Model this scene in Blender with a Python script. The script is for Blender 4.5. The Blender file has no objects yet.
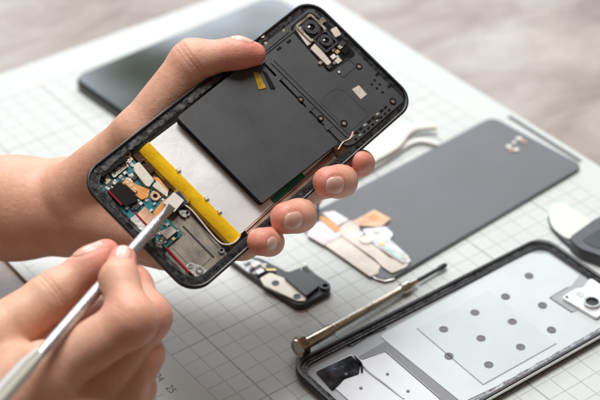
# Phone repair on a cutting mat: an opened handset held in one hand, a metal pry tool in the other,
# and the loose pieces of the handset lying around. All sizes below are millimetres.
import bpy, bmesh, math, random
import numpy as np
from mathutils import Matrix, Vector
S = 0.001
scene = bpy.context.scene
col = scene.collection
rnd = random.Random(7)

# ------------------------------------------------------------------ materials
def new_mat(name):
    m = bpy.data.materials.new(name); m.use_nodes = True
    nt = m.node_tree
    return m, nt, nt.nodes['Principled BSDF']

def nd(nt, kind, **kw):
    n = nt.nodes.new(kind)
    for k, v in kw.items():
        if k in n.inputs: n.inputs[k].default_value = v
        else: setattr(n, k, v)
    return n

def pbr(name, color, rough=.5, metal=0., bump=0., bscale=300., var=0., vscale=60., coat=0., spec=.5, rvar=0., dark=None):
    """surface with fine noise in bump, colour and roughness"""
    m, nt, b = new_mat(name)
    b.inputs['Base Color'].default_value = (*color, 1)
    b.inputs['Roughness'].default_value = rough
    b.inputs['Metallic'].default_value = metal
    b.inputs['Coat Weight'].default_value = coat
    b.inputs['Coat Roughness'].default_value = .08
    b.inputs['Specular IOR Level'].default_value = spec
    tc = nd(nt, 'ShaderNodeTexCoord')
    if var or rvar:
        n = nd(nt, 'ShaderNodeTexNoise', Scale=vscale, Detail=6., Roughness=.65)
        nt.links.new(tc.outputs['Object'], n.inputs['Vector'])
        if var:
            mx = nd(nt, 'ShaderNodeMix', data_type='RGBA')
            d = dark or tuple(c*(1-var) for c in color)
            mx.inputs[6].default_value = (*d, 1); mx.inputs[7].default_value = (*[min(1, c*(1+var*.6)) for c in color], 1)
            cr = nd(nt, 'ShaderNodeValToRGB'); cr.color_ramp.elements[0].position = .35; cr.color_ramp.elements[1].position = .65
            nt.links.new(n.outputs['Fac'], cr.inputs['Fac']); nt.links.new(cr.outputs['Color'], mx.inputs[0])
            nt.links.new(mx.outputs[2], b.inputs['Base Color'])
        if rvar:
            mr = nd(nt, 'ShaderNodeMapRange'); mr.inputs[3].default_value = max(.02, rough-rvar); mr.inputs[4].default_value = rough+rvar
            mr.inputs[1].default_value = .3; mr.inputs[2].default_value = .7
            nt.links.new(n.outputs['Fac'], mr.inputs[0]); nt.links.new(mr.outputs[0], b.inputs['Roughness'])
    if bump:
        n2 = nd(nt, 'ShaderNodeTexNoise', Scale=bscale, Detail=5., Roughness=.6)
        nt.links.new(tc.outputs['Object'], n2.inputs['Vector'])
        bp = nd(nt, 'ShaderNodeBump', Strength=bump, Distance=.0006)
        nt.links.new(n2.outputs['Fac'], bp.inputs['Height']); nt.links.new(bp.outputs[0], b.inputs['Normal'])
    return m

M = {}
M['black'] = pbr('black_plastic', (.018, .018, .020), .38, bump=.25, bscale=900, rvar=.12, vscale=150)
M['frame'] = pbr('black_anodised_rim', (.010, .010, .012), .32, bump=.08, bscale=900, rvar=.08, vscale=120)
M['blackfoam'] = pbr('black_foam', (.008, .008, .009), .8, spec=.2)
M['blackgloss'] = pbr('black_gloss', (.010, .010, .012), .15, coat=.3)
M['cover'] = pbr('charcoal_moulded_plastic', (.036, .040, .046), .44, bump=.05, bscale=2200, var=.07, vscale=90, rvar=.06)
M['plate'] = pbr('graphite_sheet', (.044, .048, .054), .38, bump=.03, bscale=1200, var=.06, vscale=35, rvar=.07)
M['residue'] = pbr('adhesive_residue', (.06, .06, .064), .18, bump=.12, bscale=420, var=.95, vscale=300, rvar=.2, dark=(.008, .008, .009))
M['residue2'] = pbr('dark_adhesive_residue', (.022, .022, .024), .20, bump=.15, bscale=600, var=.9, vscale=420, rvar=.2, dark=(.006, .006, .007))
M['litresidue'] = pbr('lit_grey_residue', (.30, .31, .33), .3, bump=.4, bscale=500, var=.9, vscale=330, dark=(.02, .02, .022))  # speckled residue, its grey raised to carry light reflected off the near ledge
M['silverfoil'] = pbr('battery_wrap', (.84, .84, .86), .30, metal=.45, bump=.3, bscale=45, rvar=.06, vscale=20)
M['yellow'] = pbr('yellow_tape', (.93, .56, .006), .26, bump=.8, bscale=160, var=.16, vscale=90, coat=.5)
M['yellowdk'] = pbr('amber_tape', (.42, .24, .012), .22, bump=.5, bscale=160, var=.4, vscale=160, coat=.5)
M['brown'] = pbr('dark_amber_film', (.055, .022, .012), .18, bump=.4, bscale=150, var=.5, vscale=120, coat=.5)
M['orange'] = pbr('orange_flex', (.72, .30, .07), .35, bump=.2, bscale=300, var=.22, vscale=260)
M['peach'] = pbr('peach_flex', (.70, .42, .26), .35, bump=.4, bscale=130, var=.28, vscale=120)
M['cream'] = pbr('cream_film', (.64, .57, .50), .30, bump=.4, bscale=120, var=.14, vscale=90)
M['lilac'] = pbr('pale_lilac_film', (.58, .50, .50), .22, bump=.5, bscale=140, var=.18, vscale=110, coat=.4)
M['palegreen'] = pbr('pale_green_contacts', (.42, .62, .55), .25, bump=.3, bscale=500, var=.4, vscale=400, coat=.4)
M['whiteplas'] = pbr('white_plastic', (.68, .67, .65), .35, bump=.1, bscale=400)
M['ivory'] = pbr('ivory_plastic', (.70, .655, .60), .42, bump=.08, bscale=300, var=.04)
M['beige'] = pbr('beige_shield', (.62, .57, .50), .38, metal=.25, bump=.15, bscale=400, var=.08, vscale=120)
M['shield'] = pbr('tin_shield', (.58, .57, .55), .33, metal=.8, bump=.3, bscale=300, var=.1, vscale=150)
M['steel'] = pbr('steel', (.55, .55, .56), .26, metal=1., bump=.15, bscale=800, rvar=.08)
M['brass'] = pbr('brass', (.52, .44, .34), .28, metal=1., bump=.1, bscale=700, rvar=.08, var=.2, vscale=200)
M['nickel'] = pbr('warm_nickel', (.60, .55, .46), .27, metal=1., bump=.12, bscale=900, rvar=.1, var=.18, vscale=90)
M['gold'] = pbr('gold_contact', (.62, .46, .22), .35, metal=1.)
M['darksteel'] = pbr('blued_steel', (.06, .065, .07), .38, metal=.8, bump=.2, bscale=700)
M['cavity'] = pbr('cast_magnesium', (.25, .225, .19), .40, metal=.5, bump=.12, bscale=500, var=.22, vscale=130, rvar=.1)
M['red'] = pbr('red_cable', (.42, .012, .035), .3, coat=.4)
M['whitewire'] = pbr('white_coax', (.72, .68, .60), .35)
M['green'] = pbr('green_strip', (.008, .13, .075), .4, bump=.3, bscale=500, var=.3, vscale=250)
M['copper'] = pbr('pinkish_copper', (.42, .27, .21), .42, metal=.45, bump=.4, bscale=300, var=.3, vscale=160)
M['navy'] = pbr('navy_ceramic', (.012, .03, .09), .3)
M['glassdark'] = pbr('dark_glass', (.006, .008, .010), .06, rvar=.02, vscale=12)
M['lens'] = pbr('lens_glass', (.004, .004, .008), .03, coat=1.)
M['dispback'] = pbr('display_backing', (.10, .104, .110), .42, metal=.15, bump=.06, bscale=900, rvar=.05, vscale=25, var=.03)
M['film'] = pbr('pale_adhesive_film', (.56, .61, .625), .34, bump=.10, bscale=70, var=.03, vscale=50, rvar=.06)
M['film2'] = pbr('pale_film_patch', (.52, .58, .60), .30, bump=.12, bscale=80, var=.035, vscale=60)
M['stripe'] = pbr('dark_grey_tape', (.17, .175, .185), .42, bump=.15, bscale=500, var=.05)
M['coverfloor'] = pbr('grey_backing', (.34, .36, .38), .45, bump=.2, bscale=500, var=.07, vscale=90)
M['hole'] = pbr('grey_backing_in_hole', (.13, .135, .14), .6, bump=.3, bscale=700)
M['label'] = pbr('white_label', (.68, .71, .75), .25, bump=.35, bscale=45, var=.03, vscale=40, coat=.2)
M['crinkle'] = pbr('crinkled_foil', (.10, .115, .14), .12, metal=.95, bump=.8, bscale=38, var=.7, vscale=70, rvar=.06)
M['clear'] = pbr('cloudy_clear_plastic', (.55, .58, .60), .15, bump=.6, bscale=160, var=.3, vscale=150, coat=.5)
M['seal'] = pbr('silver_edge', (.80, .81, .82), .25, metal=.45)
M['toolgrip'] = pbr('grey_rubber', (.085, .09, .105), .5, bump=.3, bscale=500, var=.15)
M['bladeplas'] = pbr('off_white_blade', (.66, .645, .60), .3, metal=.15, var=.04)
M['handle'] = pbr('beige_grey_handle', (.47, .46, .40), .4, bump=.1, bscale=400)
M['handlewhite'] = pbr('white_bevel', (.82, .84, .84), .25)
M['ink'] = pbr('dark_ink', (.12, .12, .12), .6)
M['inkgrey'] = pbr('grey_ink', (.24, .26, .28), .6)

def knurl_metal():
    m, nt, b = new_mat('textured_silver')
    b.inputs['Metallic'].default_value = 1.; b.inputs['Roughness'].default_value = .45
    tc = nd(nt, 'ShaderNodeTexCoord')
    v = nd(nt, 'ShaderNodeTexVoronoi', Scale=1100.)
    nt.links.new(tc.outputs['Object'], v.inputs['Vector'])
    r = nd(nt, 'ShaderNodeValToRGB'); r.color_ramp.elements[0].position = .15; r.color_ramp.elements[1].position = .5
    r.color_ramp.elements[0].color = (.22, .23, .25, 1); r.color_ramp.elements[1].color = (.62, .63, .65, 1)
    nt.links.new(v.outputs['Distance'], r.inputs[0]); nt.links.new(r.outputs[0], b.inputs['Base Color'])
    bp = nd(nt, 'ShaderNodeBump', Strength=.25, Distance=.0002)
    nt.links.new(v.outputs['Distance'], bp.inputs['Height']); nt.links.new(bp.outputs[0], b.inputs['Normal'])
    return m
M['knurl'] = knurl_metal()

def pcb_mat():
    m, nt, b = new_mat('teal_circuit_board')
    b.inputs['Roughness'].default_value = .3; b.inputs['Coat Weight'].default_value = .4
    tc = nd(nt, 'ShaderNodeTexCoord')
    v = nd(nt, 'ShaderNodeTexVoronoi', Scale=620., distance='MANHATTAN')
    br = nd(nt, 'ShaderNodeTexBrick', Scale=520.)
    br.inputs['Color1'].default_value = (.002, .085, .125, 1); br.inputs['Color2'].default_value = (.004, .15, .20, 1)
    br.inputs['Mortar'].default_value = (.02, .30, .34, 1); br.inputs['Mortar Size'].default_value = .03
    nt.links.new(tc.outputs['Object'], v.inputs['Vector']); nt.links.new(tc.outputs['Object'], br.inputs['Vector'])
    r = nd(nt, 'ShaderNodeValToRGB'); r.color_ramp.elements[0].position = .16; r.color_ramp.elements[1].position = .20
    r.color_ramp.elements[0].color = (1, 1, 1, 1); r.color_ramp.elements[1].color = (0, 0, 0, 1)
    nt.links.new(v.outputs['Distance'], r.inputs[0])
    mx = nd(nt, 'ShaderNodeMix', data_type='RGBA'); mx.inputs[7].default_value = (.5, .45, .25, 1)
    nt.links.new(r.outputs[0], mx.inputs[0]); nt.links.new(br.outputs['Color'], mx.inputs[6]); nt.links.new(mx.outputs[2], b.inputs['Base Color'])
    return m
M['pcb'] = pcb_mat()

def mat_surface():
    """cutting mat: centimetre grid, fine half lines, ruler ticks - all printed, in the mat's own coordinates"""
    m, nt, b = new_mat('printed_cutting_mat')
    b.inputs['Roughness'].default_value = .55; b.inputs['Specular IOR Level'].default_value = .35
    tc = nd(nt, 'ShaderNodeTexCoord'); sp = nd(nt, 'ShaderNodeSeparateXYZ')
    nt.links.new(tc.outputs['Object'], sp.inputs[0])
    def math_(op, a, b_=None, c=None):
        n = nd(nt, 'ShaderNodeMath', operation=op)
        for i, x in enumerate((a, b_, c)):
            if x is None: continue
            if isinstance(x, (int, float)): n.inputs[i].default_value = x
            else: nt.links.new(x, n.inputs[i])
        return n.outputs[0]
    X, Y = sp.outputs[0], sp.outputs[1]
    def lines(c, pitch, off, half):
        t = math_('DIVIDE', math_('SUBTRACT', c, off*S), pitch*S)
        f = math_('ABSOLUTE', math_('SUBTRACT', math_('FRACT', math_('ADD', t, .5)), .5))   # 0 on a line
        f = math_('MULTIPLY', f, pitch)
        mr = nd(nt, 'ShaderNodeMapRange'); mr.inputs[1].default_value = half*.6; mr.inputs[2].default_value = half*1.5
        mr.inputs[3].default_value = 1; mr.inputs[4].default_value = 0
        nt.links.new(f, mr.inputs[0]); return mr.outputs[0]
    mxo = lambda a, b_: math_('MAXIMUM', a, b_)
    mul = lambda a, b_: math_('MULTIPLY', a, b_)
    big = mxo(lines(X, 10, 0, .22), lines(Y, 10, 0, .22))
    heavy = lines(X, 50, 20, .42)
    heavy = mxo(heavy, lines(Y, 50, -50, .34))
    dashx = math_('GREATER_THAN', math_('FRACT', math_('DIVIDE', Y, .0025)), .45)
    dashy = math_('GREATER_THAN', math_('FRACT', math_('DIVIDE', X, .0025)), .45)
    fine = mxo(mul(lines(X, 5, 0, .09), dashx), mul(lines(Y, 5, 0, .09), dashy))
    net = mxo(mxo(mul(big, .56), mul(heavy, .74)), mul(fine, .22))
    gin = lambda c, v: math_('GREATER_THAN', c, v*S)
    lin = lambda c, v: math_('LESS_THAN', c, v*S)
    net = mul(net, mul(mul(gin(X, -.3), lin(X, 250.3)), mul(gin(Y, -150.3), lin(Y, 250.3))))
    ruler = mul(lines(X, 600, -22, .2), mul(gin(X, -26), lin(X, -18)))
    tick = mul(lines(Y, 10, 0, .2), mul(gin(X, -22), lin(X, -17.5)))
    tick2 = mul(lines(Y, 5, 0, .12), mul(gin(X, -22), lin(X, -19.8)))
    net = mxo(net, mul(mxo(mxo(ruler, tick), tick2), .75))
    no = nd(nt, 'ShaderNodeTexNoise', Scale=40., Detail=6.); nt.links.new(tc.outputs['Object'], no.inputs['Vector'])
    base = nd(nt, 'ShaderNodeMix', data_type='RGBA')
    base.inputs[6].default_value = (.555, .595, .595, 1); base.inputs[7].default_value = (.60, .635, .63, 1)
    nt.links.new(no.outputs['Fac'], base.inputs[0])
    n2 = nd(nt, 'ShaderNodeTexNoise', Scale=700., Detail=3.); nt.links.new(tc.outputs['Object'], n2.inputs['Vector'])
    wear = nd(nt, 'ShaderNodeMapRange'); wear.inputs[1].default_value = .3; wear.inputs[2].default_value = .6; wear.inputs[3].default_value = .6; wear.inputs[4].default_value = 1
    nt.links.new(n2.outputs['Fac'], wear.inputs[0])
    mx = nd(nt, 'ShaderNodeMix', data_type='RGBA'); mx.inputs[7].default_value = (.16, .155, .15, 1)
    nt.links.new(mul(net, wear.outputs[0]), mx.inputs[0]); nt.links.new(base.outputs[2], mx.inputs[6])
    nt.links.new(mx.outputs[2], b.inputs['Base Color'])
    ms = nd(nt, 'ShaderNodeMapping'); ms.inputs['Scale'].default_value = (6, 420, 1); ms.inputs['Rotation'].default_value = (0, 0, .5); nt.links.new(tc.outputs['Object'], ms.inputs[0])
    sc_ = nd(nt, 'ShaderNodeTexNoise', Scale=2., Detail=2.); nt.links.new(ms.outputs[0], sc_.inputs['Vector'])
    sr = nd(nt, 'ShaderNodeValToRGB'); sr.color_ramp.elements[0].position = .70; sr.color_ramp.elements[1].position = .74; sr.color_ramp.elements[1].color = (.22, .22, .22, 1)
    nt.links.new(sc_.outputs['Fac'], sr.inputs[0])
    mk = nd(nt, 'ShaderNodeMix', data_type='RGBA'); mk.inputs[7].default_value = (.36, .35, .33, 1)
    nt.links.new(sr.outputs[0], mk.inputs[0]); nt.links.new(mx.outputs[2], mk.inputs[6]); nt.links.new(mk.outputs[2], b.inputs['Base Color'])
    bp = nd(nt, 'ShaderNodeBump', Strength=.12, Distance=.0003)
    n3 = nd(nt, 'ShaderNodeTexNoise', Scale=1500., Detail=2.); nt.links.new(tc.outputs['Object'], n3.inputs['Vector'])
    nt.links.new(n3.outputs['Fac'], bp.inputs['Height']); nt.links.new(bp.outputs[0], b.inputs['Normal'])
    return m
M['mat'] = mat_surface()

def table_mat():
    m, nt, b = new_mat('worn_brown_table')
    tc = nd(nt, 'ShaderNodeTexCoord'); mp = nd(nt, 'ShaderNodeMapping')
    mp.inputs['Scale'].default_value = (1, 1.8, 1); mp.inputs['Rotation'].default_value = (0, 0, .6)
    nt.links.new(tc.outputs['Object'], mp.inputs[0])
    n1 = nd(nt, 'ShaderNodeTexNoise', Scale=9., Detail=8., Roughness=.62, Distortion=.6); nt.links.new(mp.outputs[0], n1.inputs['Vector'])
    n2 = nd(nt, 'ShaderNodeTexNoise', Scale=26., Detail=6.); nt.links.new(mp.outputs[0], n2.inputs['Vector'])
    r = nd(nt, 'ShaderNodeValToRGB'); e = r.color_ramp.elements
    e[0].position = .38; e[0].color = (.13, .062, .036, 1); e[1].position = .66; e[1].color = (.33, .265, .225, 1)
    k = r.color_ramp.elements.new(.5); k.color = (.21, .145, .11, 1)
    nt.links.new(n1.outputs['Fac'], r.inputs[0]); nt.links.new(r.outputs[0], b.inputs['Base Color'])
    mr = nd(nt, 'ShaderNodeMapRange'); mr.inputs[3].default_value = .25; mr.inputs[4].default_value = .5
    nt.links.new(n2.outputs['Fac'], mr.inputs[0]); nt.links.new(mr.outputs[0], b.inputs['Roughness'])
    b.inputs['Coat Weight'].default_value = .5; b.inputs['Coat Roughness'].default_value = .25
    bp = nd(nt, 'ShaderNodeBump', Strength=.3, Distance=.001); nt.links.new(n2.outputs['Fac'], bp.inputs['Height']); nt.links.new(bp.outputs[0], b.inputs['Normal'])
    return m
M['table'] = table_mat()

def skin_mat():
    m, nt, b = new_mat('skin')
    tc = nd(nt, 'ShaderNodeTexCoord')
    at = nd(nt, 'ShaderNodeAttribute', attribute_name='flush')
    n1 = nd(nt, 'ShaderNodeTexNoise', Scale=70., Detail=6., Roughness=.6); nt.links.new(tc.outputs['Object'], n1.inputs['Vector'])
    n0 = nd(nt, 'ShaderNodeTexNoise', Scale=260., Detail=3.); nt.links.new(tc.outputs['Object'], n0.inputs['Vector'])
    r = nd(nt, 'ShaderNodeValToRGB'); e = r.color_ramp.elements
    e[0].position = .3; e[0].color = (.72, .405, .275, 1); e[1].position = .7; e[1].color = (.86, .545, .395, 1)
    nt.links.new(n1.outputs['Fac'], r.inputs[0])
    mx = nd(nt, 'ShaderNodeMix', data_type='RGBA'); mx.inputs[7].default_value = (.80, .27, .215, 1)
    nt.links.new(at.outputs['Fac'], mx.inputs[0]); nt.links.new(r.outputs[0], mx.inputs[6])
    mx2 = nd(nt, 'ShaderNodeMix', data_type='RGBA', blend_type='MULTIPLY'); mx2.inputs[0].default_value = .14
    n4 = nd(nt, 'ShaderNodeTexNoise', Scale=28., Detail=5., Roughness=.55, Distortion=.8); nt.links.new(tc.outputs['Object'], n4.inputs['Vector'])
    r4 = nd(nt, 'ShaderNodeValToRGB'); r4.color_ramp.elements[0].position = .42; r4.color_ramp.elements[1].position = .68
    r4.color_ramp.elements[0].color = (0, 0, 0, 1); r4.color_ramp.elements[1].color = (.28, .28, .28, 1); nt.links.new(n4.outputs['Fac'], r4.inputs[0])
    mx3 = nd(nt, 'ShaderNodeMix', data_type='RGBA'); mx3.inputs[7].default_value = (.74, .36, .29, 1)
    nt.links.new(r4.outputs[0], mx3.inputs[0]); nt.links.new(mx.outputs[2], mx3.inputs[6])
    nt.links.new(mx3.outputs[2], mx2.inputs[6]); nt.links.new(n0.outputs['Fac'], mx2.inputs[7])
    nt.links.new(mx2.outputs[2], b.inputs['Base Color'])
    b.inputs['Subsurface Weight'].default_value = .28
    b.inputs['Subsurface Radius'].default_value = (1., .38, .22); b.inputs['Subsurface Scale'].default_value = .0035
    b.inputs['Roughness'].default_value = .46; b.inputs['Specular IOR Level'].default_value = .42
    v = nd(nt, 'ShaderNodeTexVoronoi', Scale=1300., feature='DISTANCE_TO_EDGE'); nt.links.new(tc.outputs['Object'], v.inputs['Vector'])
    n2 = nd(nt, 'ShaderNodeTexNoise', Scale=420., Detail=5.); nt.links.new(tc.outputs['Object'], n2.inputs['Vector'])
    b1 = nd(nt, 'ShaderNodeBump', Strength=.45, Distance=.0003); nt.links.new(v.outputs['Distance'], b1.inputs['Height'])
    b2 = nd(nt, 'ShaderNodeBump', Strength=.28, Distance=.0007); nt.links.new(n2.outputs['Fac'], b2.inputs['Height']); nt.links.new(b1.outputs[0], b2.inputs['Normal'])
    nt.links.new(b2.outputs[0], b.inputs['Normal'])
    return m
M['skin'] = skin_mat()
def nail_mat():
    m, nt, b = new_mat('fingernail')
    b.inputs['Base Color'].default_value = (.74, .46, .38, 1)
    b.inputs['Subsurface Weight'].default_value = .2; b.inputs['Subsurface Radius'].default_value = (1, .4, .25); b.inputs['Subsurface Scale'].default_value = .002
    b.inputs['Roughness'].default_value = .28; b.inputs['Coat Weight'].default_value = .25
    at = nd(nt, 'ShaderNodeAttribute', attribute_name='free_edge')
    mx = nd(nt, 'ShaderNodeMix', data_type='RGBA'); mx.inputs[6].default_value = (.83, .46, .38, 1); mx.inputs[7].default_value = (.84, .56, .47, 1)
    nt.links.new(at.outputs['Fac'], mx.inputs[0]); nt.links.new(mx.outputs[2], b.inputs['Base Color'])
    return m
M['nail'] = nail_mat()

# ------------------------------------------------------------------ mesh helpers (mm)
def link(name, me, mat, parent=None, smooth=True, label=None):
    if mat: me.materials.append(M[mat] if isinstance(mat, str) else mat)
    o = bpy.data.objects.new(name, me); col.objects.link(o)
    if parent is not None: o.parent = parent
    if smooth:
        for p in me.polygons: p.use_smooth = True
        try: me.set_sharp_from_angle(angle=math.radians(35))
        except Exception: pass
    if label: o['label'] = label
    return o

def part(name, bm, mat, parent=None, label=None, bevel=0., smooth=True):
    if isinstance(bm, (list, tuple)):
        t = bmesh.new()
        for b in bm:
            tmp = bpy.data.meshes.new('tmp'); b.to_mesh(tmp); b.free(); t.from_mesh(tmp); bpy.data.meshes.remove(tmp)
        bm = t
    if bevel:
        bmesh.ops.bevel(bm, geom=[e for e in bm.edges if len(e.link_faces) == 2 and e.calc_face_angle(0) > .6], offset=bevel, segments=2, affect='EDGES', clamp_overlap=True)
    bmesh.ops.recalc_face_normals(bm, faces=bm.faces)
    bmesh.ops.scale(bm, vec=(S, S, S), verts=bm.verts)
    me = bpy.data.meshes.new(name); bm.to_mesh(me); bm.free()
    return link(name, me, mat, parent, smooth, label)

def prism(pts, z0, z1):
    bm = bmesh.new()
    a = [bm.verts.new((x, y, z0)) for x, y in pts]; b = [bm.verts.new((x, y, z1)) for x, y in pts]
    n = len(pts)
    bm.faces.new(b); bm.faces.new(a[::-1])
    for i in range(n): bm.faces.new((a[i], a[(i+1) % n], b[(i+1) % n], b[i]))
    return bm

def box(x0, x1, y0, y1, z0, z1): return prism([(x0, y0), (x1, y0), (x1, y1), (x0, y1)], z0, z1)

def rrect(x0, x1, y0, y1, r, n=8):
    P = []
    for cx, cy, a0 in ((x1-r, y1-r, 0), (x0+r, y1-r, 90), (x0+r, y0+r, 180), (x1-r, y0+r, 270)):
        for i in range(n+1):
            a = math.radians(a0+90*i/n); P.append((cx+r*math.cos(a), cy+r*math.sin(a)))
    return P

def rounded(pts, r, n=4):
    """round a polygon's corners"""
    out = []; N = len(pts)
    for i in range(N):
        p = Vector(pts[i]); a = Vector(pts[i-1]); b = Vector(pts[(i+1) % N])
        ra = min(r, (a-p).length*.45); rb = min(r, (b-p).length*.45)
        s = p+(a-p).normalized()*ra; e = p+(b-p).normalized()*rb
        for k in range(n+1):
            t = k/n; q = s*(1-t)**2+p*2*t*(1-t)+e*t*t; out.append((q.x, q.y))
    return out

def ringprism(outer, inner, z0, z1):
    bm = bmesh.new(); n = len(outer)
    V = [[bm.verts.new((x, y, z)) for x, y in L] for L, z in ((outer, z0), (outer, z1), (inner, z1), (inner, z0))]
    for k in range(4):
        A, B = V[k], V[(k+1) % 4]
        for i in range(n): bm.faces.new((A[i], A[(i+1) % n], B[(i+1) % n], B[i]))
    return bm

def loops(rings, cap=True):
    """skin between successive closed loops of 3-D points"""
    bm = bmesh.new(); V = [[bm.verts.new(p) for p in L] for L in rings]; n = len(rings[0])
    for A, B in zip(V, V[1:]):
        for i in range(n): bm.faces.new((A[i], A[(i+1) % n], B[(i+1) % n], B[i]))
    if cap: bm.faces.new(V[0][::-1]); bm.faces.new(V[-1])
    return bm

def frame_of(d):
    d = Vector(d).normalized(); u = d.orthogonal().normalized()
    up = Vector((0, 0, 1))
    if abs(d.dot(up)) < .98: u = (up-d*d.dot(up)).normalized()
    return d, u, d.cross(u)

def tube(pts, rads, n=16, cap=True):
    if isinstance(rads, (int, float)): rads = [rads]*len(pts)
    pts = [Vector(p) for p in pts]; R = []
    for i, p in enumerate(pts):
        d = (pts[min(i+1, len(pts)-1)]-pts[max(i-1, 0)])
        _, u, v = frame_of(d)
        R.append([tuple(p+(u*math.cos(2*math.pi*k/n)+v*math.sin(2*math.pi*k/n))*rads[i]) for k in range(n)])
    return loops(R, cap)

def curve_pts(pts, n=8):
    """catmull-rom through the points"""
    P = [Vector(p) for p in pts]; P = [P[0]*2-P[1]]+P+[P[-1]*2-P[-2]]; out = []
    for i in range(1, len(P)-2):
        for k in range(n):
            t = k/n; a, b, c, d = P[i-1:i+3]
            out.append(.5*((2*b)+(c-a)*t+(2*a-5*b+4*c-d)*t*t+(3*b-a-3*c+d)*t**3))
    out.append(P[-2]); return out

def lathe(o, d, prof, n=28):
    """rings (distance along axis, radius) from o in direction d"""
    o = Vector(o); d, u, v = frame_of(d)
    return loops([[tuple(o+d*s+(u*math.cos(2*math.pi*k/n)+v*math.sin(2*math.pi*k/n))*max(r, .01)) for k in range(n)] for s, r in prof])

def disc(x, y, r, z0, z1, n=20): return prism([(x+r*math.cos(2*math.pi*k/n), y+r*math.sin(2*math.pi*k/n)) for k in range(n)], z0, z1)
def annulus(x, y, r1, r0, z0, z1, n=24):
    c = [(math.cos(2*math.pi*k/n), math.sin(2*math.pi*k/n)) for k in range(n)]
    return ringprism([(x+r1*a, y+r1*b) for a, b in c], [(x+r0*a, y+r0*b) for a, b in c], z0, z1)

def thing(name, label, cat, loc=(0, 0, 0), rot=None, group=None):
    o = bpy.data.objects.new(name, None); col.objects.link(o); o.empty_display_size = .01
    if rot is not None:
        o.rotation_euler = (Matrix(rot) if not isinstance(rot, (int, float)) else Matrix.Rotation(rot, 3, 'Z')).to_euler()
    o.location = Vector(loc)*S
    o['label'] = label; o['category'] = cat
    if group: o['group'] = group
    return o

def textmesh(txt, size, loc, rotz, mat, parent, name):
    cu = bpy.data.curves.new(name, 'FONT'); cu.body = txt; cu.size = size*S; cu.extrude = .00001; cu.align_x = 'CENTER'; cu.align_y = 'CENTER'
    t = bpy.data.objects.new(name, cu); col.objects.link(t)
    bpy.context.view_layer.update()
    me = bpy.data.meshes.new_from_object(t.evaluated_get(bpy.context.evaluated_depsgraph_get()))
    bpy.data.objects.remove(t)
    me.transform(Matrix.Translation(Vector(loc)*S) @ Matrix.Rotation(rotz, 4, 'Z'))
    return link(name, me, mat, parent, smooth=False)

# ------------------------------------------------------------------ setting
tb = part('table_top', box(-1500, 1700, -1300, 2600, -30, -2.2), 'table'); tb['kind'] = 'structure'

mt = thing('cutting_mat', 'white cutting mat with thin grey grid lines, lying under all the phone pieces', 'cutting mat', (0, 0, -2))
MATZ = 2.0
part('mat_sheet', prism(rrect(-27, 272.5, -173, 276.5, 6), 0, MATZ), 'mat', mt, bevel=.3)
textmesh('25', 5.2, (-12.9, -19.6, MATZ+.03), -math.pi/2, 'ink', mt, 'scale_number')
textmesh('24', 5.2, (-12.9, -9.6, MATZ+.03), -math.pi/2, 'ink', mt, 'scale_number')
part('printed_bar', prism(rrect(265.8, 269.2, -3.5, 55, 1.2), MATZ-.2, MATZ+.05), 'ink', mt)

# ------------------------------------------------------------------ glossy phone lying behind
t = thing('smartphone', 'intact glossy black smartphone lying flat on the mat behind the thumb', 'smartphone', (88.5, 164, 0), math.radians(3.5))
def rail_body(x1, y1, h, r, e):
    rings = []
    for k in range(9):
        a = -math.pi/2+math.pi*k/8
        ins = e*(1-math.cos(a)); rings.append([(x, y, h/2+h/2*math.sin(a)) for x, y in rrect(ins, x1-ins, ins, y1-ins, r-ins*.6)])
    return loops(rings)
part('phone_body', rail_body(156, 75, 6.4, 10, 2.0), 'blackgloss', t)
part('glass_face', prism(rrect(2.2, 153.8, 2.2, 72.8, 8.3), 6.1, 6.65), 'glassdark', t, bevel=.12)
part('earpiece', prism(rrect(147.5, 149, 31, 44, .7), 6.6, 6.72), 'black', t)
part('side_button', prism(rrect(40, 52, -.5, 1, .3), 3, 5), 'black', t)

# ------------------------------------------------------------------ display panel, face down
t = thing('display_panel', 'detached grey display panel lying face down with peach flex cables at one end', 'display panel', (0, 0, 0))
A = math.radians(4.6)
def rotp(pts, c, a): return [(c[0]+(x-c[0])*math.cos(a)-(y-c[1])*math.sin(a), c[1]+(x-c[0])*math.sin(a)+(y-c[1])*math.cos(a)) for x, y in pts]
C0 = (113.0, -21.5)
part('glass_rim', prism(rotp(rrect(C0[0]-.5, C0[0]+151.5, C0[1], C0[1]+68.5, 6.5), C0, A), .3, 1.5), 'blackgloss', t, bevel=.3)
part('back_sheet', prism(rotp(rrect(C0[0]+.1, C0[0]+150.9, C0[1]+.7, C0[1]+67.9, 6.2), C0, A), 1.3, 1.9), 'dispback', t, bevel=.12)
part('edge_bead', tube([(x, y, 1.3) for x, y in rotp([(C0[0]-.7, C0[1]+60), (C0[0]-.7, C0[1]+6), (C0[0]+1.2, C0[1]+1.8), (C0[0]+6, C0[1]-.2)], C0, A)], .45, 8), 'seal', t)
part('foil_shield', prism(rounded([(107.6, 21.7), (119.1, 21.4), (119.3, -10.1), (116.1, -11.7), (115, -13.8), (109.9, -13)], .7), 1.8, 2.2), 'cream', t, bevel=.05)
part('flex_cable', prism(rounded([(110.7, 37.7), (121.7, 39.1), (121.1, 26.4), (120.1, 21.8), (107.1, 21.1), (105.3, 33.1)], .8), 1.85, 2.4), 'lilac', t, bevel=.05)
part('flex_cable', prism(rounded([(123.1, 43.6), (129.2, 41.1), (130.6, 30.1), (122.8, 29.5)], .8), 1.85, 2.5), 'lilac', t, bevel=.05)
part('flex_fold', prism(rounded([(118.9, 40.7), (122, 40.5), (122.7, 26.8), (118.5, 25.7)], .8), 2.3, 2.8), 'orange', t, bevel=.05)
part('flex_tongue', prism(rounded([(130.4, 27.4), (146.2, 28.6), (148.2, 17), (139.7, 14.8), (131.6, 22.1)], .7), 1.9, 2.9), 'peach', t, bevel=.05)
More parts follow.
